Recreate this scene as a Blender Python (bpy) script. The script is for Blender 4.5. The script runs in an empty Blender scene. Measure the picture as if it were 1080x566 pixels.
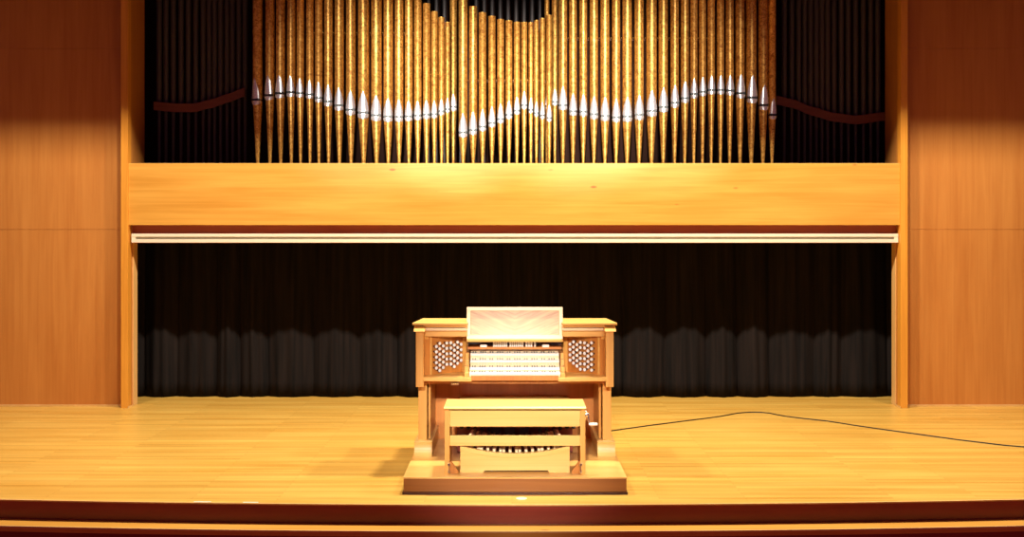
import bpy, bmesh, math, random
from mathutils import Vector
R = math.radians
random.seed(7)
S = bpy.context.scene
C = S.collection
# ---------------------------------------------------------------- camera, world, lights, exposure
F = 1200.0; CX = 540.0; HZ = 245.0; EYE = 2.16
cam = bpy.data.objects.new('camera', bpy.data.cameras.new('camera')); C.objects.link(cam)
cam.location = (0, 0, EYE); cam.rotation_euler = (R(90), 0, 0)
cam.data.sensor_width = 36; cam.data.lens = 36 * F / 1080
cam.data.shift_y = -(283 - HZ) / 1080
cam.data.clip_end = 200
S.camera = cam
w = bpy.data.worlds.new('world'); S.world = w; w.use_nodes = True
w.node_tree.nodes['Background'].inputs[0].default_value = (1.0, 0.28, 0.62, 1)
w.node_tree.nodes['Background'].inputs[1].default_value = 0.10
vs = S.view_settings
vs.view_transform = 'Standard'; vs.look = 'None'; vs.gamma = 1; vs.use_curve_mapping = False
vs.exposure = 0.0
WARM = (1.0, 0.90, 0.74)
def aim(o, t):
    o.rotation_euler = (Vector(t) - o.location).to_track_quat('-Z', 'Y').to_euler()
def area(name, loc, target, power, sx, sy, col=WARM):
    l = bpy.data.lights.new(name, 'AREA'); l.energy = power; l.shape = 'RECTANGLE'; l.size = sx; l.size_y = sy; l.color = col
    o = bpy.data.objects.new(name, l); C.objects.link(o); o.location = loc; aim(o, target); return o
def spot(name, loc, target, power, ang, blend, rad, col=WARM):
    l = bpy.data.lights.new(name, 'SPOT'); l.energy = power; l.spot_size = R(ang); l.spot_blend = blend; l.shadow_soft_size = rad; l.color = col
    o = bpy.data.objects.new(name, l); C.objects.link(o); o.location = loc; aim(o, target); return o
# row of lamps in the ceiling slot above the stage
for X, p in ((-5.2, 180), (-2.6, 325), (0.6, 450), (3.0, 325), (5.4, 190)):
    area('stage_light', (X, 10.5, 6.85), (X * .9, 12.2, 0), p, .35, .2)
# balcony spots on the pipes
for X, p, tx in ((-4.5, 10500, -1.75), (-2.0, 26000, -.7), (2.0, 26000, .8), (4.5, 10500, 1.85)):
    spot('pipe_spot', (X, -5.0, 6.2), (tx, 14.3, 3.98), p, 9.0, 1.0, .12, (1.0, .93, .82))
# balcony spot on the console
spot('console_spot', (-.6, -2.0, 4.4), (0.0, 10.2, .55), 6000, 12.5, 1.0, .10, (1.0, .92, .80))
spot('console_spot', (2.2, -2.0, 4.6), (0.05, 10.2, .55), 3400, 12.5, 1.0, .10, (1.0, .92, .80))

# ---------------------------------------------------------------- helpers
def P(x, y, D): return Vector(((x - CX) * D / F, D, EYE - (y - HZ) * D / F))
def PX(x, D): return (x - CX) * D / F
def PZ(y, D): return EYE - (y - HZ) * D / F
def BM(): return bmesh.new()
def box(bm, x0, x1, y0, y1, z0, z1):
    v = [bm.verts.new((x, y, z)) for x in (x0, x1) for y in (y0, y1) for z in (z0, z1)]
    for f in ((0, 1, 3, 2), (4, 6, 7, 5), (0, 4, 5, 1), (2, 3, 7, 6), (0, 2, 6, 4), (1, 5, 7, 3)):
        bm.faces.new([v[i] for i in f])
    return bm
def prism(bm, pts, axis, a, b):
    """extrude a 2-D outline along axis; pts are the two other coordinates in xyz order"""
    def mk(p, t):
        if axis == 'x': return (t, p[0], p[1])
        if axis == 'y': return (p[0], t, p[1])
        return (p[0], p[1], t)
    A = [bm.verts.new(mk(p, a)) for p in pts]; B = [bm.verts.new(mk(p, b)) for p in pts]
    bm.faces.new(A); bm.faces.new(B[::-1])
    n = len(pts)
    for i in range(n): bm.faces.new([A[i], B[i], B[(i + 1) % n], A[(i + 1) % n]])
    bmesh.ops.recalc_face_normals(bm, faces=bm.faces[:])
    return bm
def lathe(bm, prof, c, n=20, axis='z', close=True, direction=None):
    rings = []
    d = Vector(direction).normalized() if direction else {'z': Vector((0, 0, 1)), 'x': Vector((1, 0, 0)), 'y': Vector((0, 1, 0))}[axis]
    u = d.orthogonal().normalized(); v = d.cross(u); c = Vector(c)
    for r, t in prof:
        rings.append([bm.verts.new(c + d * t + (u * math.cos(2 * math.pi * k / n) + v * math.sin(2 * math.pi * k / n)) * r) for k in range(n)])
    for a, b in zip(rings, rings[1:]):
        for k in range(n): bm.faces.new([a[k], a[(k + 1) % n], b[(k + 1) % n], b[k]])
    if close:
        bm.faces.new(rings[0][::-1]); bm.faces.new(rings[-1])
    return bm
def tube(bm, pts, r, n=8):
    pts = [Vector(p) for p in pts]; rings = []
    for i, p in enumerate(pts):
        d = (pts[min(i + 1, len(pts) - 1)] - pts[max(i - 1, 0)]).normalized()
        u = d.cross(Vector((0, 0, 1)));
        if u.length < .01: u = Vector((1, 0, 0))
        u.normalize(); v = u.cross(d)
        rings.append([bm.verts.new(p + (u * math.cos(2 * math.pi * k / n) + v * math.sin(2 * math.pi * k / n)) * r) for k in range(n)])
    for a, b in zip(rings, rings[1:]):
        for k in range(n): bm.faces.new([a[k], a[(k + 1) % n], b[(k + 1) % n], b[k]])
    bm.faces.new(rings[0][::-1]); bm.faces.new(rings[-1])
    return bm
def offset(p):
    v = Vector((0, 0, 0))
    while p: v += p.location; p = p.parent
    return v
def obj(name, bm, m, parent=None, bevel=0, smooth=False, label=None):
    if parent:
        bmesh.ops.translate(bm, verts=bm.verts[:], vec=-offset(parent))
    bmesh.ops.recalc_face_normals(bm, faces=bm.faces[:])
    me = bpy.data.meshes.new(name); bm.to_mesh(me); bm.free()
    me.materials.append(m)
    if smooth:
        for p in me.polygons: p.use_smooth = True
        try: me.set_sharp_from_angle(angle=R(40))
        except Exception: pass
    o = bpy.data.objects.new(name, me); C.objects.link(o)
    if parent: o.parent = parent
    if bevel:
        b = o.modifiers.new('bevel', 'BEVEL'); b.width = bevel; b.segments = 2; b.limit_method = 'ANGLE'; b.angle_limit = R(40)
    if label: o['label'] = label
    return o
def tag(o, label, cat, group=None):
    o['label'] = label; o['category'] = cat
    if group: o['group'] = group
    return o
def thing(name, loc, label, cat, group=None):
    o = bpy.data.objects.new(name, None); C.objects.link(o); o.location = loc; o.empty_display_size = .1
    return tag(o, label, cat, group)
def struct(name, bm, m, bevel=0, smooth=False):
    o = obj(name, bm, m, None, bevel, smooth); o['kind'] = 'structure'; return o
ONES = 'zeroth first second third fourth fifth sixth seventh eighth ninth tenth eleventh twelfth thirteenth fourteenth fifteenth sixteenth seventeenth eighteenth nineteenth'.split()
TENS = {2: 'twent', 3: 'thirt', 4: 'fort', 5: 'fift', 6: 'sixt'}
def nth(n):
    if n < 20: return ONES[n]
    t, o = divmod(n, 10)
    return TENS[t] + 'ieth' if o == 0 else TENS[t] + 'y-' + ONES[o]

# ---------------------------------------------------------------- materials
def nodes(name):
    m = bpy.data.materials.new(name); m.use_nodes = True
    nt = m.node_tree; return m, nt, nt.nodes['Principled BSDF']
def plain(name, col, rough=.5, metal=0, spec=None):
    m, nt, b = nodes(name)
    b.inputs['Base Color'].default_value = (*col, 1); b.inputs['Roughness'].default_value = rough; b.inputs['Metallic'].default_value = metal
    n = nt.nodes.new('ShaderNodeTexNoise'); n.inputs['Scale'].default_value = 30
    r = nt.nodes.new('ShaderNodeMapRange'); r.inputs['To Min'].default_value = max(0, rough - .05); r.inputs['To Max'].default_value = min(1, rough + .05)
    nt.links.new(n.outputs['Fac'], r.inputs['Value']); nt.links.new(r.outputs[0], b.inputs['Roughness'])
    if spec is not None: b.inputs['Specular IOR Level'].default_value = spec
    return m
def wood(name, c1, c2, axis='x', fine=26, rough=.38, knots=0, plank=0, plank_len=1.6, spec=.4):
    """c1 light, c2 dark grain; the grain runs along axis"""
    m, nt, b = nodes(name); L = nt.links; N = nt.nodes.new
    tc = N('ShaderNodeTexCoord'); mp = N('ShaderNodeMapping')
    s = {'x': (.7, fine, fine), 'y': (fine, .7, fine), 'z': (fine, fine, .7)}[axis]
    mp.inputs['Scale'].default_value = s
    L.new(tc.outputs['Object'], mp.inputs['Vector'])
    n = N('ShaderNodeTexNoise'); n.inputs['Scale'].default_value = 1.0; n.inputs['Detail'].default_value = 5; n.inputs['Roughness'].default_value = .6; n.inputs['Distortion'].default_value = .6
    L.new(mp.outputs[0], n.inputs['Vector'])
    mp2 = N('ShaderNodeMapping'); mp2.inputs['Scale'].default_value = {'x': (.5, 4, 4), 'y': (4, .5, 4), 'z': (4, 4, .5)}[axis]
    L.new(tc.outputs['Object'], mp2.inputs['Vector'])
    n2 = N('ShaderNodeTexNoise'); n2.inputs['Scale'].default_value = 1.3; n2.inputs['Detail'].default_value = 3
    L.new(mp2.outputs[0], n2.inputs['Vector'])
    add = N('ShaderNodeMath'); add.operation = 'ADD'; L.new(n.outputs['Fac'], add.inputs[0]); L.new(n2.outputs['Fac'], add.inputs[1])
    cr = N('ShaderNodeValToRGB'); cr.color_ramp.elements[0].position = .36 * 2 / 2; cr.color_ramp.elements[1].position = .64
    cr.color_ramp.elements[0].color = (*c2, 1); cr.color_ramp.elements[1].color = (*c1, 1)
    hf = N('ShaderNodeMath'); hf.operation = 'MULTIPLY'; hf.inputs[1].default_value = .5
    L.new(add.outputs[0], hf.inputs[0]); L.new(hf.outputs[0], cr.inputs['Fac'])
    out = cr.outputs['Color']
    if knots:
        mk = N('ShaderNodeMapping'); mk.inputs['Scale'].default_value = (.9, 2.2, 2.2); L.new(tc.outputs['Object'], mk.inputs['Vector'])
        vo = N('ShaderNodeTexVoronoi'); vo.inputs['Scale'].default_value = knots; L.new(mk.outputs[0], vo.inputs['Vector'])
        lt = N('ShaderNodeMapRange'); lt.inputs['From Min'].default_value = .035; lt.inputs['From Max'].default_value = .075; lt.inputs['To Min'].default_value = .75; lt.inputs['To Max'].default_value = 0
        L.new(vo.outputs['Distance'], lt.inputs['Value'])
        mx = N('ShaderNodeMix'); mx.data_type = 'RGBA'; mx.inputs['B'].default_value = (c2[0] * .35, c2[1] * .25, c2[2] * .3, 1)
        L.new(lt.outputs[0], mx.inputs['Factor']); L.new(out, mx.inputs['A']); out = mx.outputs['Result']
    if plank:
        br = N('ShaderNodeTexBrick'); br.inputs['Scale'].default_value = 1.0
        br.inputs['Brick Width'].default_value = plank_len; br.inputs['Row Height'].default_value = plank
        br.inputs['Mortar Size'].default_value = .0016; br.offset = .37; br.inputs['Bias'].default_value = 0
        br.inputs['Color1'].default_value = (1, 1, 1, 1); br.inputs['Color2'].default_value = (.80, .74, .66, 1); br.inputs['Mortar'].default_value = (.55, .42, .3, 1)
        L.new(tc.outputs['Object'], br.inputs['Vector'])
        mx = N('ShaderNodeMix'); mx.data_type = 'RGBA'; mx.blend_type = 'MULTIPLY'; mx.inputs['Factor'].default_value = 1
        L.new(out, mx.inputs['A']); L.new(br.outputs['Color'], mx.inputs['B']); out = mx.outputs['Result']
    L.new(out, b.inputs['Base Color'])
    b.inputs['Roughness'].default_value = rough; b.inputs['Specular IOR Level'].default_value = spec
    bp = N('ShaderNodeBump'); bp.inputs['Strength'].default_value = .08; bp.inputs['Distance'].default_value = .003
    L.new(n.outputs['Fac'], bp.inputs['Height']); L.new(bp.outputs[0], b.inputs['Normal'])
    return m
HON1, HON2 = (.78, .36, .055), (.60, .225, .024)
M = {}
M['floor'] = wood('stage floor strips', (.80, .51, .115), (.66, .35, .055), 'x', 30, .33, plank=.057, plank_len=1.9, spec=.35)
M['fascia'] = wood('honey pine fascia', (.71, .355, .06), (.57, .25, .03), 'x', 22, .42, knots=1.6)
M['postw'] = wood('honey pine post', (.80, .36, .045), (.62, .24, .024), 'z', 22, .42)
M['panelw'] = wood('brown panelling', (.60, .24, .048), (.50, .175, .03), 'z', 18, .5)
M['trimw'] = wood('pale edge trim', (.80, .50, .19), (.70, .40, .12), 'z', 22, .4)
M['riser'] = wood('mahogany riser', (.26, .040, .022), (.19, .025, .015), 'x', 14, .35)
M['oak'] = wood('console oak', (.84, .50, .15), (.70, .35, .075), 'x', 34, .35)
M['oakz'] = wood('console oak upright', (.84, .47, .13), (.70, .32, .065), 'z', 34, .35)
M['oaky'] = wood('console oak bench', (.86, .58, .20), (.75, .46, .12), 'x', 40, .33)
M['jamb'] = wood('stop jamb oak', (.62, .24, .045), (.46, .15, .025), 'z', 30, .4)
M['plinth'] = wood('plinth oak', (.36, .14, .034), (.26, .09, .02), 'x', 24, .4)
M['maple'] = wood('pale maple', (.90, .72, .46), (.82, .60, .34), 'x', 40, .35)
M['darkwood'] = wood('dark rosewood', (.10, .025, .012), (.05, .012, .008), 'x', 30, .35)
M['kneew'] = wood('knee panel oak', (.78, .31, .07), (.62, .21, .04), 'z', 24, .4)
M['under'] = wood('shade tinted under-board', (.72, .19, .06), (.58, .13, .04), 'x', 20, .4)  # honey wood with the fascia's shade put into its redder colour
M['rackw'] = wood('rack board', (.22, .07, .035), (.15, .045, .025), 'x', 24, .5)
M['ivory'] = plain('ivory', (.88, .86, .80), .3)
M['knob_face'] = plain('knob face', (.86, .84, .84), .3)
M['black'] = plain('black', (.012, .011, .012), .45)
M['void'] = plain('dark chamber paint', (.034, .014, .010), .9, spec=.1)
M['chrome'] = plain('chrome', (.85, .85, .88), .18, 1)
M['piston'] = plain('piston ivory', (.70, .66, .58), .3)
M['brass'] = plain('brass', (.85, .6, .22), .3, 1)
M['lip'] = plain('polished lip metal', (.86, .85, .85), .26, .6)
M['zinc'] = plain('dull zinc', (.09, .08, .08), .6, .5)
M['batten'] = plain('cream enamel', (.80, .70, .52), .35)
M['groove'] = plain('grey track', (.50, .46, .36), .4)
M['cord'] = plain('black rubber', (.01, .009, .009), .5)
M['ceil'] = plain('dark ceiling plaster', (.05, .03, .025), .9)
def pipe_mat():
    m, nt, b = nodes('flamed copper pipe metal'); L = nt.links; N = nt.nodes.new
    tc = N('ShaderNodeTexCoord'); oi = N('ShaderNodeObjectInfo')
    mp = N('ShaderNodeMapping'); mp.inputs['Scale'].default_value = (13, 13, 14); L.new(tc.outputs['Object'], mp.inputs['Vector'])
    ad = N('ShaderNodeVectorMath'); ad.operation = 'ADD'; L.new(mp.outputs[0], ad.inputs[0])
    ml = N('ShaderNodeMath'); ml.operation = 'MULTIPLY'; ml.inputs[1].default_value = 50; L.new(oi.outputs['Random'], ml.inputs[0])
    cb = N('ShaderNodeCombineXYZ'); L.new(ml.outputs[0], cb.inputs[0]); L.new(ml.outputs[0], cb.inputs[2]); L.new(cb.outputs[0], ad.inputs[1])
    n = N('ShaderNodeTexNoise'); n.inputs['Scale'].default_value = 1.6; n.inputs['Detail'].default_value = 6; n.inputs['Roughness'].default_value = .7; n.inputs['Distortion'].default_value = 1.2
    L.new(ad.outputs[0], n.inputs['Vector'])
    cr = N('ShaderNodeValToRGB'); e = cr.color_ramp.elements
    e[0].position = .34; e[0].color = (.30, .095, .016, 1); e[1].position = .66; e[1].color = (.88, .56, .14, 1)
    k = e.new(.5); k.color = (.66, .34, .065, 1)
    L.new(n.outputs['Fac'], cr.inputs['Fac']); L.new(cr.outputs[0], b.inputs['Base Color'])
    b.inputs['Metallic'].default_value = .62; b.inputs['Roughness'].default_value = .42
    return m
M['pipe'] = pipe_mat()
def curtain_mat():
    m, nt, b = nodes('black velvet'); L = nt.links; N = nt.nodes.new
    tc = N('ShaderNodeTexCoord'); mp = N('ShaderNodeMapping'); mp.inputs['Scale'].default_value = (9, 9, .4); L.new(tc.outputs['Object'], mp.inputs['Vector'])
    n = N('ShaderNodeTexNoise'); n.inputs['Scale'].default_value = 2; n.inputs['Detail'].default_value = 4; L.new(mp.outputs[0], n.inputs['Vector'])
    cr = N('ShaderNodeValToRGB'); cr.color_ramp.elements[0].color = (.008, .0075, .0075, 1); cr.color_ramp.elements[1].color = (.019, .014, .0125, 1)
    cr.color_ramp.elements[0].position = .3; cr.color_ramp.elements[1].position = .7
    L.new(n.outputs['Fac'], cr.inputs['Fac']); L.new(cr.outputs[0], b.inputs['Base Color'])
    b.inputs['Roughness'].default_value = .95; b.inputs['Specular IOR Level'].default_value = .05
    return m
M['velvet'] = curtain_mat()
def veneer_mat():
    """book-matched veneer: grain lines leaning away from the panel's middle"""
    m, nt, b = nodes('book matched veneer'); L = nt.links; N = nt.nodes.new
    tc = N('ShaderNodeTexCoord'); sp = N('ShaderNodeSeparateXYZ'); L.new(tc.outputs['Object'], sp.inputs[0])
    ab = N('ShaderNodeMath'); ab.operation = 'ABSOLUTE'; L.new(sp.outputs['X'], ab.inputs[0])
    zz = N('ShaderNodeMath'); zz.operation = 'MULTIPLY'; zz.inputs[1].default_value = 2.4; L.new(sp.outputs['Z'], zz.inputs[0])
    sb = N('ShaderNodeMath'); sb.operation = 'SUBTRACT'; L.new(zz.outputs[0], sb.inputs[0]); L.new(ab.outputs[0], sb.inputs[1])
    cb = N('ShaderNodeCombineXYZ'); L.new(sb.outputs[0], cb.inputs[0])
    m2 = N('ShaderNodeMath'); m2.operation = 'MULTIPLY'; m2.inputs[1].default_value = .25; L.new(ab.outputs[0], m2.inputs[0]); L.new(m2.outputs[0], cb.inputs[1])
    n = N('ShaderNodeTexNoise'); n.inputs['Scale'].default_value = 13; n.inputs['Detail'].default_value = 4; n.inputs['Distortion'].default_value = .5
    L.new(cb.outputs[0], n.inputs['Vector'])
    cr = N('ShaderNodeValToRGB'); cr.color_ramp.elements[0].position = .38; cr.color_ramp.elements[1].position = .62
    cr.color_ramp.elements[0].color = (.50, .22, .06, 1); cr.color_ramp.elements[1].color = (.68, .40, .15, 1)
    L.new(n.outputs['Fac'], cr.inputs['Fac']); L.new(cr.outputs[0], b.inputs['Base Color']); b.inputs['Roughness'].default_value = .35
    return m
M['veneer'] = veneer_mat()

# ---------------------------------------------------------------- the setting
FD = 14.03                                  # plane of the fascia
XL, XR = PX(134.5, FD), PX(950, FD)         # clear opening between the posts
WX = 8.2
def edge(X, d=9.03, sag=.0105): return d + sag * X * X     # bowed stage front
# stage floor, bowed front, top at z = 0
def bowed(bm, d0, d1fn, z0, z1, n=48):
    xs = [-WX + 2 * WX * i / n for i in range(n + 1)]
    rows = []
    for X in xs:
        rows.append([bm.verts.new((X, d0(X), z1)), bm.verts.new((X, d1fn(X), z1)), bm.verts.new((X, d1fn(X), z0)), bm.verts.new((X, d0(X), z0))])
    for a, b in zip(rows, rows[1:]):
        for k in range(4): bm.faces.new([a[k], a[(k + 1) % 4], b[(k + 1) % 4], b[k]])
    bm.faces.new(rows[0]); bm.faces.new(rows[-1][::-1]); return bm
struct('floor', bowed(BM(), lambda X: edge(X), lambda X: 15.8, -.008, 0), M['floor'])
struct('trim_1', bowed(BM(), lambda X: edge(X) - .006, lambda X: edge(X) + .02, -.009, .0015), M['trimw'])       # pale nosing
struct('trim_2', bowed(BM(), lambda X: edge(X) + .015, lambda X: edge(X) + .1, -.158, -.009), M['riser'])          # red riser
struct('trim_3', bowed(BM(), lambda X: edge(X) - .20, lambda X: edge(X) + .1, -.203, -.158), M['fascia'])          # lower step
struct('trim_4', bowed(BM(), lambda X: edge(X) - .212, lambda X: edge(X) - .195, -.168, -.156), M['trimw'])
struct('trim_5', bowed(BM(), lambda X: edge(X) - .17, lambda X: edge(X) + .1, -.9, -.203), M['riser'])
bm = BM(); box(bm, -WX, WX, 4, edge(0) + .2, -.98, -.9); f2 = struct('floor_hall', bm, M['riser'])
# fascia, under-board
struct('trim_6', box(BM(), XL - .02, XR + .02, FD, FD + .10, PZ(237.3, FD), PZ(172, FD)), M['fascia'], .004)
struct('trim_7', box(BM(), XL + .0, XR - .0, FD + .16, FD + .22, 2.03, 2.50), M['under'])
struct('trim_8', box(BM(), XL - .1, XR + .1, FD + .10, FD + .16, 2.5, 2.55), M['panelw'])
# posts: narrow bright front, splayed return, pale trim at the curtain
for s, (xa, xb, xc, xd) in ((-1, (127.5, 134.8, 139, 142.2)), (1, (957.5, 950, 946.3, 943.2))):
    A, B = PX(xa, 14.0), PX(xb, 14.0)
    Bc = PX(xc, 14.22); Tc = PX(xd, 14.24)
    n = 9 if s < 0 else 12
    struct('trim_%d' % n, prism(BM(), [(A, 14.0), (B, 14.0), (B, 14.12), (A, 14.3)], 'z', 0, 5.79), M['postw'], .003)
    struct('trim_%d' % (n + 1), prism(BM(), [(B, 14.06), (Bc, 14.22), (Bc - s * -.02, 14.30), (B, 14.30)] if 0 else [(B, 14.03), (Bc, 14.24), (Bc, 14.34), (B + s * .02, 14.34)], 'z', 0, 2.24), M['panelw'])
    struct('trim_%d' % (n + 2), prism(BM(), [(Bc + s * .004, 14.20), (Tc, 14.20), (Tc, 14.34), (Bc + s * .004, 14.34)], 'z', 0, 2.2), M['trimw'])
    # upper return of the pipe chamber
    D2 = 14.70
    Xe = PX(152.5 if s < 0 else 933.5, D2)
    Xi = XL if s < 0 else XR
    struct('trim_%d' % (n + 10), prism(BM(), [(Xi, FD + .10), (Xe, D2), (Xe + s * .12, D2), (Xi + s * .12, FD + .10)], 'z', 2.95, 5.79), M['panelw'])
    # wall panel beyond the post
    nm = 'wall_left' if s < 0 else 'wall_right'
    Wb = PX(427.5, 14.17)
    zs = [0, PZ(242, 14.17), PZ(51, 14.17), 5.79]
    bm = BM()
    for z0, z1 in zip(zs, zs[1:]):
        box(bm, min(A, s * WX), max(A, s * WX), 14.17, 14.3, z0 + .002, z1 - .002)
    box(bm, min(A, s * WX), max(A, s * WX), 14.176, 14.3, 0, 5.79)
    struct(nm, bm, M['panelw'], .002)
    struct('baseboard_left' if s < 0 else 'baseboard_right', box(BM(), min(A, s * WX), max(A, s * WX), 14.14, 14.168, 0, .018), M['trimw'])
    struct('trim_%d' % (n + 20), prism(BM(), [(B - s * .004, 13.985), (Tc - s * .006, 14.19), (Tc, 14.20), (B, 14.0)], 'z', 0, .02), M['trimw'])
struct('ceiling', box(BM(), -WX, WX, 11.6, 15.9, 5.79, 5.9), M['ceil'])  # unseen baffle slab, front edge shaped to keep lamp light off the upper walls
struct('wall_back', box(BM(), -WX, WX, 15.6, 15.75, 0, 5.79), M['void'])
struct('trim_40', box(BM(), -5.4, 5.4, FD + .22, 15.6, 2.88, 2.96), M['void'])    # chamber floor the pipes stand on
# ---------------------------------------------------------------- curtain track
t = thing('curtain_track', (PX(543, 14.06), 14.08, 2.05), 'long cream curtain track hanging under the wooden fascia', 'curtain track')
x0, x1 = PX(138.5, 14.06), PX(947.5, 14.06)
bm = BM(); box(bm, x0, x1, 14.06, 14.19, PZ(249.6, 14.06), PZ(246.3, 14.06)); box(bm, x0, x1, 14.06, 14.19, PZ(255.7, 14.06), PZ(252.2, 14.06)); box(bm, x0, x0 + .05, 14.062, 14.19, PZ(252.3, 14.06), PZ(249.5, 14.06)); box(bm, x1 - .05, x1, 14.062, 14.19, PZ(252.3, 14.06), PZ(249.5, 14.06))
obj('track_casing', bm, M['batten'], t, .002)
obj('track_channel', box(BM(), x0 + .05, x1 - .05, 14.085, 14.19, PZ(252.2, 14.06), PZ(249.6, 14.06)), M['groove'], t, label='grey recessed channel')
# ---------------------------------------------------------------- curtain
def curtain():
    bm = BM(); xa, xb = PX(136, 15) - .15, PX(949, 15) + .15
    n = 900; rows = 14; rnd = random.Random(3)
    folds = []; x = xa
    while x < xb:
        wd = rnd.uniform(.30, .62); folds.append((x, wd, rnd.uniform(.07, .12))); x += wd
    def dep(X, zf):
        for fx, wd, am in folds:
            if fx <= X < fx + wd:
                u = (X - fx) / wd
                base = -am * math.sin(math.pi * u) ** .8
                sub = -.014 * math.sin(2 * math.pi * (u * 3 + fx * 7)) * math.sin(math.pi * u)
                return (base + sub) * (.75 + .35 * (1 - zf))
        return 0
    grid = []
    for j in range(rows + 1):
        zf = j / rows; row = []
        for i in range(n + 1):
            X = xa + (xb - xa) * i / n
            d = dep(X, zf)
            z = .012 + (2.62 - .012) * zf
            row.append(bm.verts.new((X + .02 * math.sin(X * 3 + zf * 2), 15.02 + d, z)))
        grid.append(row)
    for a, b in zip(grid, grid[1:]):
        for i in range(n): bm.faces.new([a[i], a[i + 1], b[i + 1], b[i]])
    o = obj('stage_curtain', bm, M['velvet'], None, smooth=True)
    s = o.modifiers.new('thickness', 'SOLIDIFY'); s.thickness = .008
    tag(o, 'black velvet curtain hanging in folds across the back of the stage', 'curtain')
curtain()

# ---------------------------------------------------------------- facade pipes
ZS = 2.96
# (x, width, mouth y, top y or None, distance, mouth turn in degrees, tip y or None)
PIPES = [
 (271.8,10.2,105.6,None,14.36,-28,83),(284.8,9.6,100.9,None,14.36,-17,80),(296,9.7,98.8,None,14.36,-11,79.7),(307.2,8.8,97.7,None,14.36,-6,80),
 (316.9,8,98.6,None,14.36,-3,83),(327,7.9,100,None,14.36,0,85),(336.4,8,103.7,None,14.36,0,87),(346.6,9,107.5,None,14.36,0,90),
 (358,10,111.7,None,14.36,0,93),(370.2,10.4,116.2,None,14.36,0,96),(383.6,12,119.4,None,14.36,0,97),(397.2,11.4,122,None,14.36,0,101),
 (409.6,10.2,123.4,None,14.36,0,104),(421,9.2,123.6,None,14.36,0,106),(431.2,8.4,123.2,None,14.36,0,107),(440.8,8,122.3,None,14.36,0,107),
 (450,7.9,121.3,4,14.36,0,106),(458.2,7,120.8,12.4,14.36,0,107),(465.7,6.5,117.7,18.4,14.36,0,105),(472.2,5.4,115.5,23.5,14.34,0,104),
 (478.2,7.6,113,None,14.50,0,100),(488.5,9.4,140,None,14.36,0,120),
 (499.1,8.6,137.6,7,14.36,0,118),(509,8,134,13.6,14.36,0,116),(518.9,7.7,130,17.3,14.36,0,113),(528,7.4,126,20.7,14.36,0,110),
 (536.8,7.3,121.5,22,14.36,0,107),(545.2,6.6,117,23.5,14.36,0,103),(552.9,6.4,111.3,23.7,14.36,0,97),(559.9,5,116,23.8,14.36,0,104),
 (565.7,5.2,119.5,21.7,14.36,0,108),(572.1,5.5,122,19.4,14.36,0,109),(576.8,5.0,112,None,14.50,0,101),(579.2,5.9,124.7,16.2,14.35,0,111),(585.2,6.4,107.7,None,14.48,0,95),
 (593.7,9,111.5,None,14.36,0,92),(604.3,8.4,117.7,None,14.36,0,99),(615.1,8.4,118.3,None,14.36,0,100),(626.3,9,121,None,14.36,0,102),
 (637.9,9.6,122.8,None,14.36,0,103),(649.7,8.8,124.2,None,14.36,0,105),(661.3,10.2,123.4,None,14.36,0,103),(673.9,10,121.5,None,14.36,0,101),
 (687,11.2,117.5,None,14.36,0,96),(699.4,10,113.4,None,14.36,0,93),(711.4,9,108.8,None,14.36,0,90),(722.1,8.7,104,None,14.36,0,86),
 (731.7,7.8,99.6,None,14.36,0,83),(740.8,7.6,97.3,None,14.36,0,82),(750,7.9,95.4,None,14.36,0,80),(759.7,7.8,95.4,None,14.36,1,80),
 (769.5,8.6,96,None,14.36,3,80),(780.4,9.7,98.8,None,14.36,6,79),(792.2,11,103.5,None,14.36,7,80),(804.6,9.9,111.3,None,14.36,10,90),
 (814.2,8,121.5,None,14.36,15,104)]
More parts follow.
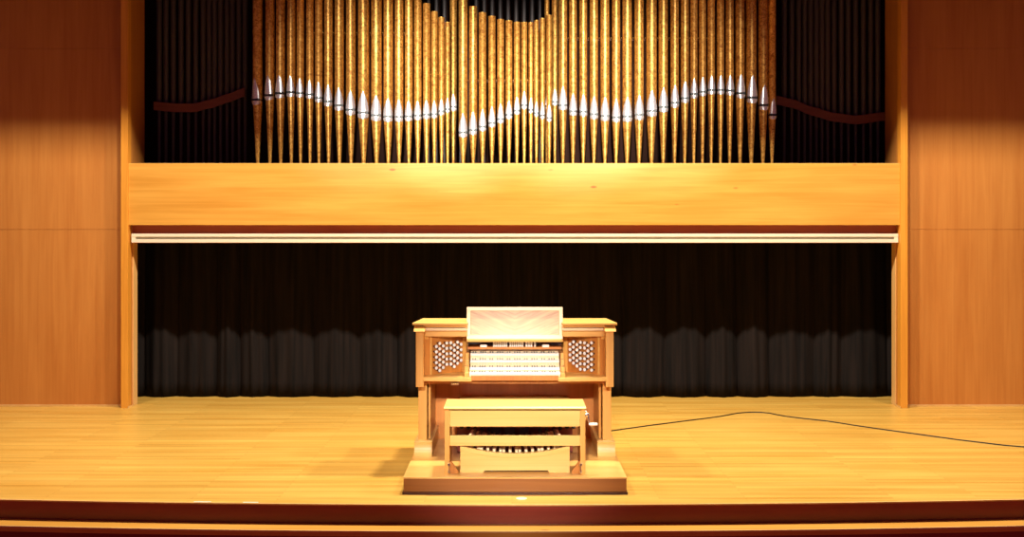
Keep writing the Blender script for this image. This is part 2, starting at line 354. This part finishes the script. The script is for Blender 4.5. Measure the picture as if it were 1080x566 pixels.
def facade_pipe(i, x, wpx, ym, yt, D, turn, tip):
    X = PX(x, D); r = wpx * D / F / 2 * 1.005; zm = PZ(ym, D); zt = PZ(yt, D) if yt is not None else 5.6 - .02 * (i % 5)
    zp = PZ(tip, D)
    if 17 <= i <= 20: kind = 'short'
    elif yt is not None: kind = 'short'
    else: kind = 'tall'
    where = 'among the open-topped middle ones' if kind == 'short' else 'rising out of sight'
    t = thing('organ_pipe', (X, D, ZS), '%s copper-coloured facade organ pipe %s, %s from the left' % (kind, where, nth(i)), 'organ pipe', 'copper facade organ pipes')
    # body, an open tube with wall thickness at the top
    bm = BM(); zb = zm + .006
    prof = [(r * .90, zb), (r, zb + .02), (r, zt - .012), (r * 1.035, zt - .010), (r * 1.035, zt), (r * .88, zt), (r * .88, zt - .25)]
    lathe(bm, prof, (X, D, 0), 28); obj('pipe_body', bm, M['pipe'], t, smooth=True)
    # conical foot
    bm = BM(); rf = max(.015, r * .30)
    lathe(bm, [(rf * .8, ZS), (rf, ZS + .01), (rf * 1.03, ZS + .05), (r * .93, zm - r * 1.2), (r * .95, zm - .008)], (X, D, 0), 24)
    obj('pipe_foot', bm, M['pipe'], t, smooth=True)
    # upper lip: pointed leaf shape laid on the front, flattened towards the mouth
    ca, sa = math.cos(R(turn)), math.sin(R(turn))
    def put(bm, x_, y_, z_): return bm.verts.new((X + x_ * ca - y_ * sa, D + x_ * sa + y_ * ca, z_))
    def lip(z0, z1, wfn, flat, nm, up):
        bm = BM(); n = 10; m = 8; fr = []; bk = []
        for j in range(n + 1):
            tt = j / n; hw = wfn(tt); zz = z0 + (z1 - z0) * tt; a = []; b = []
            for k in range(m + 1):
                xx = hw * (2 * k / m - 1)
                k_ = min(1, flat + (1 - flat) * tt)
                base = math.sqrt(max(0, (1.03 * r) ** 2 - xx * xx))
                yy = -((1 - k_) * r * 1.02 + k_ * base)
                a.append(put(bm, xx, yy, zz)); b.append(put(bm, xx, -math.sqrt(max(0, (.84 * r) ** 2 - xx * xx)) , zz))
            fr.append(a); bk.append(b)
        for q in (fr, bk):
            for a, b in zip(q, q[1:]):
                for k in range(m): bm.faces.new([a[k], a[k + 1], b[k + 1], b[k]])
        for j in range(n):
            bm.faces.new([fr[j][0], fr[j + 1][0], bk[j + 1][0], bk[j][0]]); bm.faces.new([fr[j][m], bk[j][m], bk[j + 1][m], fr[j + 1][m]])
        for k in range(m):
            bm.faces.new([fr[0][k], bk[0][k], bk[0][k + 1], fr[0][k + 1]]); bm.faces.new([fr[n][k], fr[n][k + 1], bk[n][k + 1], bk[n][k]])
        obj(nm, bm, M['lip'], t, smooth=True, label=('silver pointed upper lip' if up else 'silver rounded lower lip'))
    W = r * .94
    lip(zm + .013, zp, lambda q: max(.0015, W * (1 - q ** 2.0) ** .9), .45, 'upper_lip', True)
    lip(zm - .013, zm - .013 - r * .9, lambda q: max(.003, W * (1 - q ** 5) ** .5), .35, 'lower_lip', False)
    bm = BM()
    v = [put(bm, a * W * .92, y_, zm + z_) for a in (-1, 1) for y_ in (-r * .97, -r * .2) for z_ in (-.016, .016)]
    for f in ((0, 1, 3, 2), (4, 6, 7, 5), (0, 4, 5, 1), (2, 3, 7, 6), (0, 2, 6, 4), (1, 5, 7, 3)): bm.faces.new([v[q] for q in f])
    obj('mouth_slot', bm, M['black'], t, label='dark mouth slot')
for i, p in enumerate(PIPES): facade_pipe(i + 1, *p)
# support rails with little brass hooks showing in the gaps between pipes
def rail(lab, y, idx):
    z = PZ(y, 14.44); xs = [PIPES[i][0] for i in idx]
    t = thing('support_rail', (PX(sum(xs) / len(xs), 14.44), 14.46, z), lab, 'pipe rail', 'pipe support rails')
    obj('rail_bar', box(BM(), PX(min(xs) - 2, 14.44), PX(max(xs) + 2, 14.44), 14.45, 14.47, z - .006, z + .006), M['rackw'], t)
    for a, b in zip(idx, idx[1:]):
        pa, pb = PIPES[a], PIPES[b]
        ea = pa[0] + pa[1] / 2; eb = pb[0] - pb[1] / 2
        X = PX((ea + eb) / 2, 14.33)
        obj('brass_hook', lathe(BM(), [(.0015, 0), (.0015, .145), (.007, .147), (.007, .157), (.003, .16)], (X, 14.45, z), 8, direction=(0, -1, 0)), M['brass'], t, smooth=True)
rail('thin rail with brass hooks behind the tall pipes, left of the middle', 36.5, list(range(5, 16)))
rail('thin rail with brass hooks behind the short pipes left of the middle', 80, [16, 17, 18, 19])
rail('thin rail with brass hooks behind the middle group of short pipes', 86, list(range(21, 33)))
rail('thin rail with brass hooks behind the tall pipes, right of the middle', 42, list(range(35, 50)))

# ---------------------------------------------------------------- dark inner pipes
def dark_pipe(x, yb, D, lab, group, rb=.034):
    X = PX(x, D); zb = PZ(yb, D)
    t = thing('organ_pipe', (X, D, ZS), lab, 'organ pipe', group)
    obj('pipe_foot', lathe(BM(), [(.013, ZS), (.017, ZS + .02), (.022, zb)], (X, D, 0), 12), M['zinc'], t, smooth=True)
    obj('pipe_body', lathe(BM(), [(.022, zb), (rb, zb + .05), (rb, 5.55), (rb * .8, 5.55)], (X, D, 0), 14), M['zinc'], t, smooth=True)
def board(pts, th, D0, D1, lab):
    t0 = PX(pts[0][0], D0)
    n = 40; P2 = []
    def interp(x):
        for (xa, ya), (xb, yb) in zip(pts, pts[1:]):
            if xa <= x <= xb:
                u = (x - xa) / (xb - xa); u = u * u * (3 - 2 * u) * .5 + u * .5; return ya + (yb - ya) * u
        return pts[-1][1]
    xs = [pts[0][0] + (pts[-1][0] - pts[0][0]) * i / n for i in range(n + 1)]
    bm = BM(); rows = []
    for x in xs:
        y = interp(x); X = PX(x, D0)
        za, zb = PZ(y - th / 2, D0), PZ(y + th / 2, D0)
        rows.append([bm.verts.new((X, D0, za)), bm.verts.new((X, D1, za)), bm.verts.new((X, D1, zb)), bm.verts.new((X, D0, zb))])
    for a, b in zip(rows, rows[1:]):
        for k in range(4): bm.faces.new([a[k], a[(k + 1) % 4], b[(k + 1) % 4], b[k]])
    bm.faces.new(rows[0]); bm.faces.new(rows[-1][::-1])
    tag(obj('rack_board', bm, M['rackw']), lab, 'rack board')
LB = [(162, 111.5), (185, 113.7), (203, 113.7), (222, 109.5), (240, 103.5), (258, 97)]
RB = [(819, 105.5), (835, 109), (858, 117.6), (878, 123.3), (903, 126.4), (934, 122.5)]
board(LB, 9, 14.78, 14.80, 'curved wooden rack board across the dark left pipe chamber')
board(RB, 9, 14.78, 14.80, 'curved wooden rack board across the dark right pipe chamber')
def yon(pts, x):
    x = min(max(x, pts[0][0]), pts[-1][0])
    for (xa, ya), (xb, yb) in zip(pts, pts[1:]):
        if xa <= x <= xb: return ya + (yb - ya) * (x - xa) / (xb - xa)
lx = [168, 175.1, 182.9, 191, 198.8, 206.6, 214.4, 220.8, 226.6, 232.8, 239.6, 245.5, 252.3, 258.7]
rx = [827.1, 834.9, 842.1, 848.5, 854.7, 860.9, 866.8, 872.8, 879.6, 887.2, 894.6, 902.4, 910.5, 918.3, 925.7]
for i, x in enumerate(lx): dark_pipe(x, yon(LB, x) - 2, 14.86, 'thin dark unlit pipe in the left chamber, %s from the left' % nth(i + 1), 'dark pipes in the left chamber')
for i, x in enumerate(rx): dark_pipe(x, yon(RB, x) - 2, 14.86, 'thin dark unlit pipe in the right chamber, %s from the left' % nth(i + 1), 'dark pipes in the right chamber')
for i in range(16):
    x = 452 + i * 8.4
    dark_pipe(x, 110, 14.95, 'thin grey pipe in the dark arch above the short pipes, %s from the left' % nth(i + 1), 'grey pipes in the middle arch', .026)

# ---------------------------------------------------------------- organ console
cx = .025
con = thing('organ_console', (cx, 10.2, 0), 'light oak four-manual organ console on a low plinth, centre stage', 'organ console')
def cb(name, x0, x1, y0, y1, z0, z1, m, parent=None, bevel=.003, label=None):
    return obj(name, box(BM(), cx + x0, cx + x1, y0, y1, z0, z1), M[m], parent or con, bevel, label=label)
PT = .141
cb('plinth', -.92, .92, 9.39, 11.36, .018, PT - .012, 'plinth', label='darker brown plinth')
cb('plinth_top', -.923, .923, 9.387, 11.36, PT - .012, PT, 'oak', bevel=.002)
cb('plinth_shoe', -.93, .93, 9.38, 11.37, 0, .018, 'darkwood', bevel=.001)
cb('kneeboard', -.80, .80, 11.15, 11.20, PT, .86, 'kneew')
cb('back_panel', -.86, .86, 11.20, 11.26, PT, 1.16, 'oakz')
cb('key_bed', -.81, .81, 10.24, 11.15, .800, .842, 'jamb')
cb('cabinet_back', -.81, .81, 10.62, 10.72, .842, 1.331, 'jamb')
cb('cabinet_rear', -.81, .81, 10.72, 11.2, .842, 1.17, 'jamb')
# top board
bm = BM(); prism(bm, [(cx - .913, 10.15), (cx - .425, 10.15), (cx - .425, 10.42), (cx + .425, 10.42), (cx + .425, 10.15), (cx + .913, 10.15), (cx + .918, 10.20), (cx + .868, 10.74), (cx - .868, 10.74), (cx - .918, 10.20)], 'z', 1.331, 1.351)
obj('top_board', bm, M['oak'], con, .005)
for a, b in ((-.812, -.43), (.43, .812)): cb('cornice', a, b, 10.19, 10.6, 1.312, 1.331, 'oak', bevel=.004)
for a, b in ((-.812, -.43), (.43, .812)): cb('frieze_rail', a, b, 10.215, 10.6, 1.277, 1.303, 'maple', bevel=.005)
for a, b in ((-.812, -.43), (.43, .812)): cb('frieze_board', a, b, 10.26, 10.6, 1.222, 1.312, 'oak')
cb('desk_support', -.43, .43, 10.44, 10.6, 1.20, 1.331, 'oak')
for s in (-1, 1):
    def sb(name, a, b, y0, y1, z0, z1, m, bevel=.003, parent=None, label=None):
        return cb(name, min(s * a, s * b), max(s * a, s * b), y0, y1, z0, z1, m, parent, bevel, label)
    sb('side_cheek', .812, .882, 10.15, 10.74, .781, 1.28, 'oakz', .004)
    bm = BM(); prism(bm, [(10.11, 1.278), (10.125, 1.296), (10.20, 1.322), (10.70, 1.322), (10.74, 1.31), (10.74, 1.278)], 'x', cx + s * .80, cx + s * .90)
    obj('cheek_cap', bm, M['oak'], con, .004)
    sb('side_panel', .84, .872, 10.42, 11.2, .269, 1.15, 'oakz')
    sb('corner_post', .80, .878, 10.36, 10.45, .269, .79, 'oakz', .005)
    sb('post_stile', .772, .794, 10.45, 11.15, PT, .79, 'oakz')
    bm = BM()
    pr = [(10.235, PT)] + [(10.27 - .035 * (1 - k / 6) ** 2, PT + .118 * k / 6) for k in range(1, 7)] + [(10.262, .262), (10.262, .272), (11.2, .272), (11.2, PT)]
    prism(bm, pr, 'x', cx + s * .745, cx + s * .908)
    obj('corner_block', bm, M['oaky'], con, .003)
    # stop jamb, turned towards the player
    a0 = Vector((PX(543 + s * 99, 10.27), 10.27)); a1 = Vector((PX(543 + s * 89, 10.31), 10.31)); a2 = Vector((PX(543 + s * 51.5, 10.55), 10.55))
    def slab(p, q, z0, z1, th=.03):
        d = (q - p).normalized(); n = Vector((-d.y, d.x));
        if n.y < 0: n = -n
        return prism(BM(), [tuple(p), tuple(q), tuple(q + n * th), tuple(p + n * th)], 'z', z0, z1)
    obj('jamb_side_panel', slab(a0, a1, .835, 1.225), M['jamb'], con, .002)
    jam = obj('stop_jamb', slab(a1, a2, .835, 1.225), M['jamb'], con, .002, label='stop jamb %s of the keyboards' % ('left' if s < 0 else 'right'))
    dd = (a2 - a1).normalized(); nn = Vector((dd.y, -dd.x))
    if nn.y > 0: nn = -nn
    def strip(p, q, z0, z1): return slab(p + nn * .012, q + nn * .012, z0, z1, .015)
    obj('jamb_bead', slab(a1 + nn * .008 - dd * .006, a1 + nn * .008 + dd * .010, .85, 1.21, .01), M['oak'], jam)
    obj('jamb_bead', slab(a2 + nn * .010 - dd * .045, a2 + nn * .010, .85, 1.225, .012), M['oakz'], jam)
    obj('jamb_bead', slab(a0 + nn * .012, a2 + nn * .012, 1.195, 1.225, .015), M['oak'], jam)
    # knobs, read off the photograph column by column (pixels in the frame)
    if s < 0:
        cols = {130: [130, 200, 272, 343, 415], 175: [88, 160, 233, 305, 377, 447], 222: [122, 193, 265, 336, 408], 268: [82, 155, 225, 297, 365], 322: [80, 150, 222, 292, 362], 368: [110, 180, 250, 322, 395], 412: [72, 142, 212, 282, 352], 458: [100, 172, 243, 312]}
        ox, oy = 450, 355
    else:
        cols = {140: [98, 168, 240, 310], 185: [68, 138, 208, 280, 350], 232: [105, 175, 247, 317, 388], 277: [75, 143, 215, 287, 358, 430], 332: [80, 150, 220, 292, 362, 435], 378: [115, 187, 258, 328, 400], 425: [80, 158, 228, 300, 370, 442]}
        ox, oy = 590, 355
    f1 = a1 + nn * .045; f2_ = a2 + nn * .045
    for cxp, ys in cols.items():
        u = (ox + cxp / 12.58 - CX) / F
        # intersection of the sight line with the plane of the knob faces
        den = (f2_.x - f1.x) - u * (f2_.y - f1.y)
        tt = (u * f1.y - f1.x) / den
        pt = f1 + (f2_ - f1) * tt
        for yy in ys:
            zz = PZ(oy + yy / 12.58, pt.y)
            d3 = (nn.x, nn.y, 0)
            bm = BM(); lathe(bm, [(.0085, -.05), (.0085, -.016), (.0155, -.012), (.0155, -.003)], (pt.x, pt.y, zz), 14, direction=d3)
            k = obj('stop_knob', bm, M['darkwood'], jam, smooth=True)
            me = k.data; me.materials.append(M['knob_face'])
            bm = BM(); bm.from_mesh(me)
            off = offset(k)
            r0 = lathe(BM(), [(.0148, -.003), (.0153, 0), (.012, .003)], (pt.x - off.x, pt.y - off.y, zz - off.z), 14, direction=d3)
            tm = bpy.data.meshes.new('t'); r0.to_mesh(tm); r0.free()
            nf = len(bm.faces); bm.from_mesh(tm); bm.faces.ensure_lookup_table()
            for f in bm.faces[nf:]: f.material_index = 1
            bm.to_mesh(me); bm.free(); bpy.data.meshes.remove(tm)
    # shelf under the jamb
    bm = BM(); prism(bm, [(cx + s * .812, 10.13), (cx + s * .385, 10.10), (cx + s * .385, 10.5), (cx + s * .43, 10.6), (cx + s * .812, 10.6)], 'z', .835, .872)
    obj('jamb_shelf', bm, M['oak'], con, .005)
    # stepped key cheeks beside the manuals
    for k, (D, z) in enumerate(((10.13, .887), (10.23, .93), (10.33, .985), (10.43, 1.035))):
        sb('key_cheek', .408 + .004 * k, .45, D, 10.6, (z - .035 if k else .872), z + .022, 'oakz', .002)
# manuals, lowest first
oct_sharp = (1, 2, 4, 5, 6)
for k, (D, zb) in enumerate(((10.12, .887), (10.22, .922), (10.32, .978), (10.42, 1.029))):
    hw = .405
    man = cb('manual_keyboard', -hw, hw, D + .012, D + .2, zb - .012, zb + .006, 'maple', bevel=.001, label='%s of the four keyboards' % ('lowest', 'second lowest', 'second highest', 'highest')[k])
    bm = BM(); n = 36; wkey = 2 * hw / n
    for i in range(n): box(bm, cx - hw + i * wkey + .0005, cx - hw + (i + 1) * wkey - .0005, D, D + .14, zb + .004, zb + .024)
    ob = obj('natural_keys', bm, M['ivory'], man, .001); ob['kind'] = 'stuff'
    bm = BM()
    for i in range(n):
        if i % 7 in oct_sharp and i:
            X = cx - hw + i * wkey; box(bm, X - .005, X + .005, D + .06, D + .14, zb + .022, zb + .030)
    ob = obj('sharp_keys', bm, M['black'], man, .001); ob['kind'] = 'stuff'
    # rail with thumb pistons behind this manual, below the next
    zt = (.922, .978, 1.029, 1.085)[k] + (.0 if k < 3 else .0)
    cb('piston_rail', -hw, hw, D + .115, D + .145, zb + .024, zt + .004, 'maple', man, .001)
    for g in range(5):
        for q in range(4):
            X = cx - .33 + g * .155 + q * .026
            obj('thumb_piston', lathe(BM(), [(.0055, 0), (.0055, .008)], (X, D + .115, (zb + .026 + zt) / 2 + .004), 8, direction=(0, -1, 0)), M['piston'], man, smooth=True)
cb('key_slip', -.388, .388, 10.125, 10.16, .842, .885, 'jamb')
# coupler rail
rb = cb('coupler_rail', -.43, .43, 10.55, 10.60, 1.085, 1.20, 'darkwood', bevel=.001)
cb('coupler_ledge', -.43, .43, 10.42, 10.55, 1.090, 1.112, 'jamb', bevel=.002)
def tab(xa, xb, n):
    for i in range(n):
        xx0 = xa + (xb - xa) * i / n; xx1 = xa + (xb - xa) * (i + 1) / n - .45
        D = 10.43
        obj('coupler_tablet', box(BM(), PX(xx0, D), PX(xx1, D), D, D + .02, PZ(365.6, D), PZ(360.4, D)), M['ivory'], rb, .002)
tab(520, 535.5, 7); tab(537.3, 552.5, 7); tab(554.2, 562, 3); tab(563.2, 565.6, 1)
for x in (510, 575.5):
    D = 10.43
    obj('indicator_plate', box(BM(), PX(x - 3.8, D), PX(x + 3.8, D), D - .01, D + .01, PZ(366.8, D), PZ(363, D)), M['ivory'], rb, .008)
# music desk, leaning back a little
def desk(name, x0, x1, z0, z1, y, th, m, par, bev=.002):
    lean = .20
    def Y(z): return y + (z - 1.18) * lean
    return obj(name, prism(BM(), [(Y(z0), z0), (Y(z1), z1), (Y(z1) + th, z1), (Y(z0) + th, z0)], 'x', cx + x0, cx + x1), M[m], par, bev)
md = desk('music_desk', -.436, .436, 1.195, 1.478, 10.315, .018, 'oak', con)
vp = desk('desk_panel', -.40, .40, 1.228, 1.448, 10.308, .012, 'veneer', md, .001)
vp['label'] = 'book-matched veneer panel'
for nm, a in (('top', (-.436, .436, 1.448, 1.480)), ('low', (-.436, .436, 1.195, 1.230)), ('l', (-.436, -.402, 1.228, 1.450)), ('r', (.402, .436, 1.228, 1.450))):
    desk('desk_frame', *a, 10.295, .024, 'maple', md, .003)
cb('desk_ledge', -.436, .436, 10.262, 10.36, 1.172, 1.196, 'oak', md, .006)
# small control plate under the left shelf
D = 10.30
sw = obj('control_plate', box(BM(), PX(475.5, 10.2), PX(484, 10.2), 10.215, 10.24, PZ(406.3, 10.2), PZ(402.8, 10.2)), M['plinth'], con, .002)
bm = BM()
for q in range(4): lathe(bm, [(.0045, 0), (.0045, .008)], (PX(476.8 + q * 2, 10.2), 10.215, PZ(404.5, 10.2)), 8, direction=(0, -1, 0))
obj('control_button', bm, M['brass'], sw, smooth=True)
# toe board with studs and swell shoes
tb = cb('toe_board', -.53, .53, 10.36, 11.15, .385, .56, 'oaky')
cb('toe_recess_shade', -.53, .53, 10.44, 11.15, PT, .385, 'riser', tb)  # dark red box, the shade beneath the toe board put into its colour
for x, y in ((486.8, 448.9), (494, 449.6), (501.3, 450.4), (508.3, 451.2), (515.6, 451.9), (605, 448.4), (598, 449), (590.9, 450), (584, 450.6), (576.6, 451.3), (569.4, 451.9)):
    D = 10.33
    obj('toe_stud', lathe(BM(), [(.008, -.05), (.008, 0), (.019, .004), (.019, .018), (.012, .024)], (PX(x, D), D, PZ(y + 1.5, D)), 12, direction=(0, -1, .25)), M['black'], tb, smooth=True)
for x in (523, 538, 553):
    D = 10.31; bm = BM()
    a, b = PX(x - 5, D), PX(x + 5, D)
    prism(bm, [(D, .29), (D + .08, .43), (D + .11, .42), (D + .03, .275)], 'x', a, b)
    sh = obj('swell_shoe', bm, M['black'], tb, .004)
    obj('shoe_trim', prism(BM(), [(D - .006, .29), (D - .006, .302), (D + .012, .308), (D + .006, .29)], 'x', a, b), M['chrome'], sh)

# ---------------------------------------------------------------- pedalboard
ped = thing('pedalboard', (cx, 9.9, PT), 'concave organ pedalboard with pale pedals, under the bench', 'pedalboard')
def arc(X, zc=.300, ze=.366, hw=.46): return zc + (ze - zc) * (abs(X) / hw) ** 2
bm = BM(); n = 40
top = [(cx - .46 + .92 * i / n, arc(-.46 + .92 * i / n)) for i in range(n + 1)]
slot = [(cx + .46, PT), (cx + .29, PT), (cx + .275, .160), (cx - .255, .160), (cx - .27, PT), (cx - .46, PT)]
prism(bm, top + slot, 'y', 9.565, 9.60); obj('heel_panel', bm, M['oaky'], ped, .001)
bm = BM()
prism(bm, [(x, z + .004) for x, z in top] + [(x, z - .034 - .0 * z) for x, z in top[::-1]], 'y', 9.557, 9.61); obj('panel_rim', bm, M['oaky'], ped, .002)
cb('pedal_side', -.46, -.435, 9.60, 10.30, PT, .33, 'plinth', ped); cb('pedal_side', .435, .46, 9.60, 10.30, PT, .33, 'plinth', ped)
cb('pedal_bed', -.435, .435, 9.62, 10.30, PT, .17, 'darkwood', ped)
pat = [0, 1, 0, 1, 0, 0, 1, 0, 1, 0, 1, 0]
for i in range(32):
    X = -.42 + .84 * i / 31; sharp = pat[i % 12]
    X2 = X * .86
    bm = BM(); z = arc(X) ; wv = .0115 if not sharp else .010
    if not sharp:
        ya, yb2, za = 9.615, 10.30, z + .022
    else:
        ya, yb2, za = 9.90, 10.30, z + .038
    def xat(y): return cx + X + (X2 - X) * (y - 9.6) / 1.0
    vs_ = []
    for (y, zt_) in ((ya, za), (yb2, za + .0)):
        for dx in (-wv, wv):
            for zz in (za - .035, za): vs_.append(bm.verts.new((xat(y) + dx, y, zz)))
    for f in ((0, 1, 3, 2), (4, 6, 7, 5), (0, 4, 5, 1), (2, 3, 7, 6), (0, 2, 6, 4), (1, 5, 7, 3)): bm.faces.new([vs_[q] for q in f])
    obj('sharp_pedal' if sharp else 'natural_pedal', bm, M['darkwood' if sharp else 'maple'], ped, .002)

# ---------------------------------------------------------------- bench
ben = thing('organ_bench', (cx, 9.68, PT), 'pale oak organ bench with a crank, straddling the pedals before the console', 'bench')
bc = cx
bm = BM(); prism(bm, [(9.455, .690), (9.452, .698), (9.468, .711), (9.89, .714), (9.895, .702), (9.885, .690)], 'x', bc - .592, bc + .592)
obj('seat', bm, M['oaky'], ben, .006)
cb('seat_shade_strip', -.56, .56, 9.50, 9.86, .676, .690, 'darkwood', ben, .001)  # dark strip standing in for the shadow under the seat
cb('front_apron', -.545, .545, 9.515, 9.54, .537, .676, 'oaky', ben, .003)
cb('lower_rail', -.545, .545, 9.515, 9.545, .376, .463, 'oaky', ben, .003)
for s in (-1, 1):
    e = obj('end_panel', prism(BM(), [(9.50, PT + .0), (9.50, .69), (9.87, .69), (9.87, PT), (9.80, PT), (9.76, PT + .05), (9.61, PT + .05), (9.57, PT)], 'x', bc + s * .545, bc + s * .588), M['oakz'], ben, .003)
    obj('foot_gusset', prism(BM(), [(bc + s * .545, PT), (bc + s * .545, .255), (bc + s * .475, PT + .02), (bc + s * .475, PT)], 'y', 9.53, 9.56), M['jamb'], e, .002)
    obj('height_adjuster', lathe(BM(), [(.012, 0), (.012, .02), (.005, .022), (.005, .06), (.014, .062), (.014, .08)], (bc + s * .55, 9.488, PT + .015), 10), M['chrome'], e, smooth=True, label='small chrome adjuster')
cw = obj('crank_plate', lathe(BM(), [(.040, 0), (.040, .006), (.018, .010), (.014, .03)], (bc + .588, 9.56, PZ(437, 9.56)), 18, direction=(1, 0, 0)), M['chrome'], ben, smooth=True, label='round chrome crank plate')
X = bc + .615; Z = PZ(437, 9.56)
obj('crank_arm', tube(BM(), [(X - .01, 9.56, Z), (X, 9.555, Z), (X + .004, 9.55, Z - .04), (X + .006, 9.545, Z - .075)], .007), M['chrome'], cw, smooth=True)
obj('crank_grip', lathe(BM(), [(.008, 0), (.012, .01), (.012, .065), (.008, .075)], (X + .004, 9.545, Z - .078), 12, direction=(1, 0, 0)), M['ivory'], cw, smooth=True)

# ---------------------------------------------------------------- small things on the stage floor
pts = [(640, 455.5), (647.9, 454.2), (682, 449.4), (718.7, 444.7), (740, 442), (759.7, 439.4), (770, 437.4), (778.5, 435.9), (786, 435.2), (794.3, 434.9), (803, 435.1), (811.6, 436), (820, 437.7), (829, 439.4), (850, 441.9), (871.4, 444.2), (886, 446.4), (901, 448.8), (930, 453), (964, 457.6), (1010, 464), (1060, 470), (1110, 474)]
W3 = []
for x, y in pts:
    D = EYE * F / (y - HZ); W3.append((PX(x, D), D, .006))
tag(obj('power_cord', tube(BM(), W3, .0065, 8), M['cord'], None, smooth=True), 'thin black cord snaking over the stage floor from the console', 'cord')
D = EYE * F / (525.5 - HZ)
o = obj('floor_plate', lathe(BM(), [(.045, 0), (.045, .003), (.040, .005)], (PX(550, D), D, 0), 24), M['batten'], None, smooth=True)
tag(o, 'small round metal floor plate just in front of the console plinth', 'floor plate')
for (xa, xb, yy, lab) in ((204, 222, 530.6, 'short strip of white tape on the stage edge, left one'), (256, 272, 531.2, 'short strip of white tape on the stage edge, right one')):
    xm = (xa + xb) / 2; D = edge(PX(xm, 9.1)) + .012
    tag(obj('tape_strip', box(BM(), PX(xa, D), PX(xb, D), D, D + .022, .001, .004), M['ivory']), lab, 'tape')
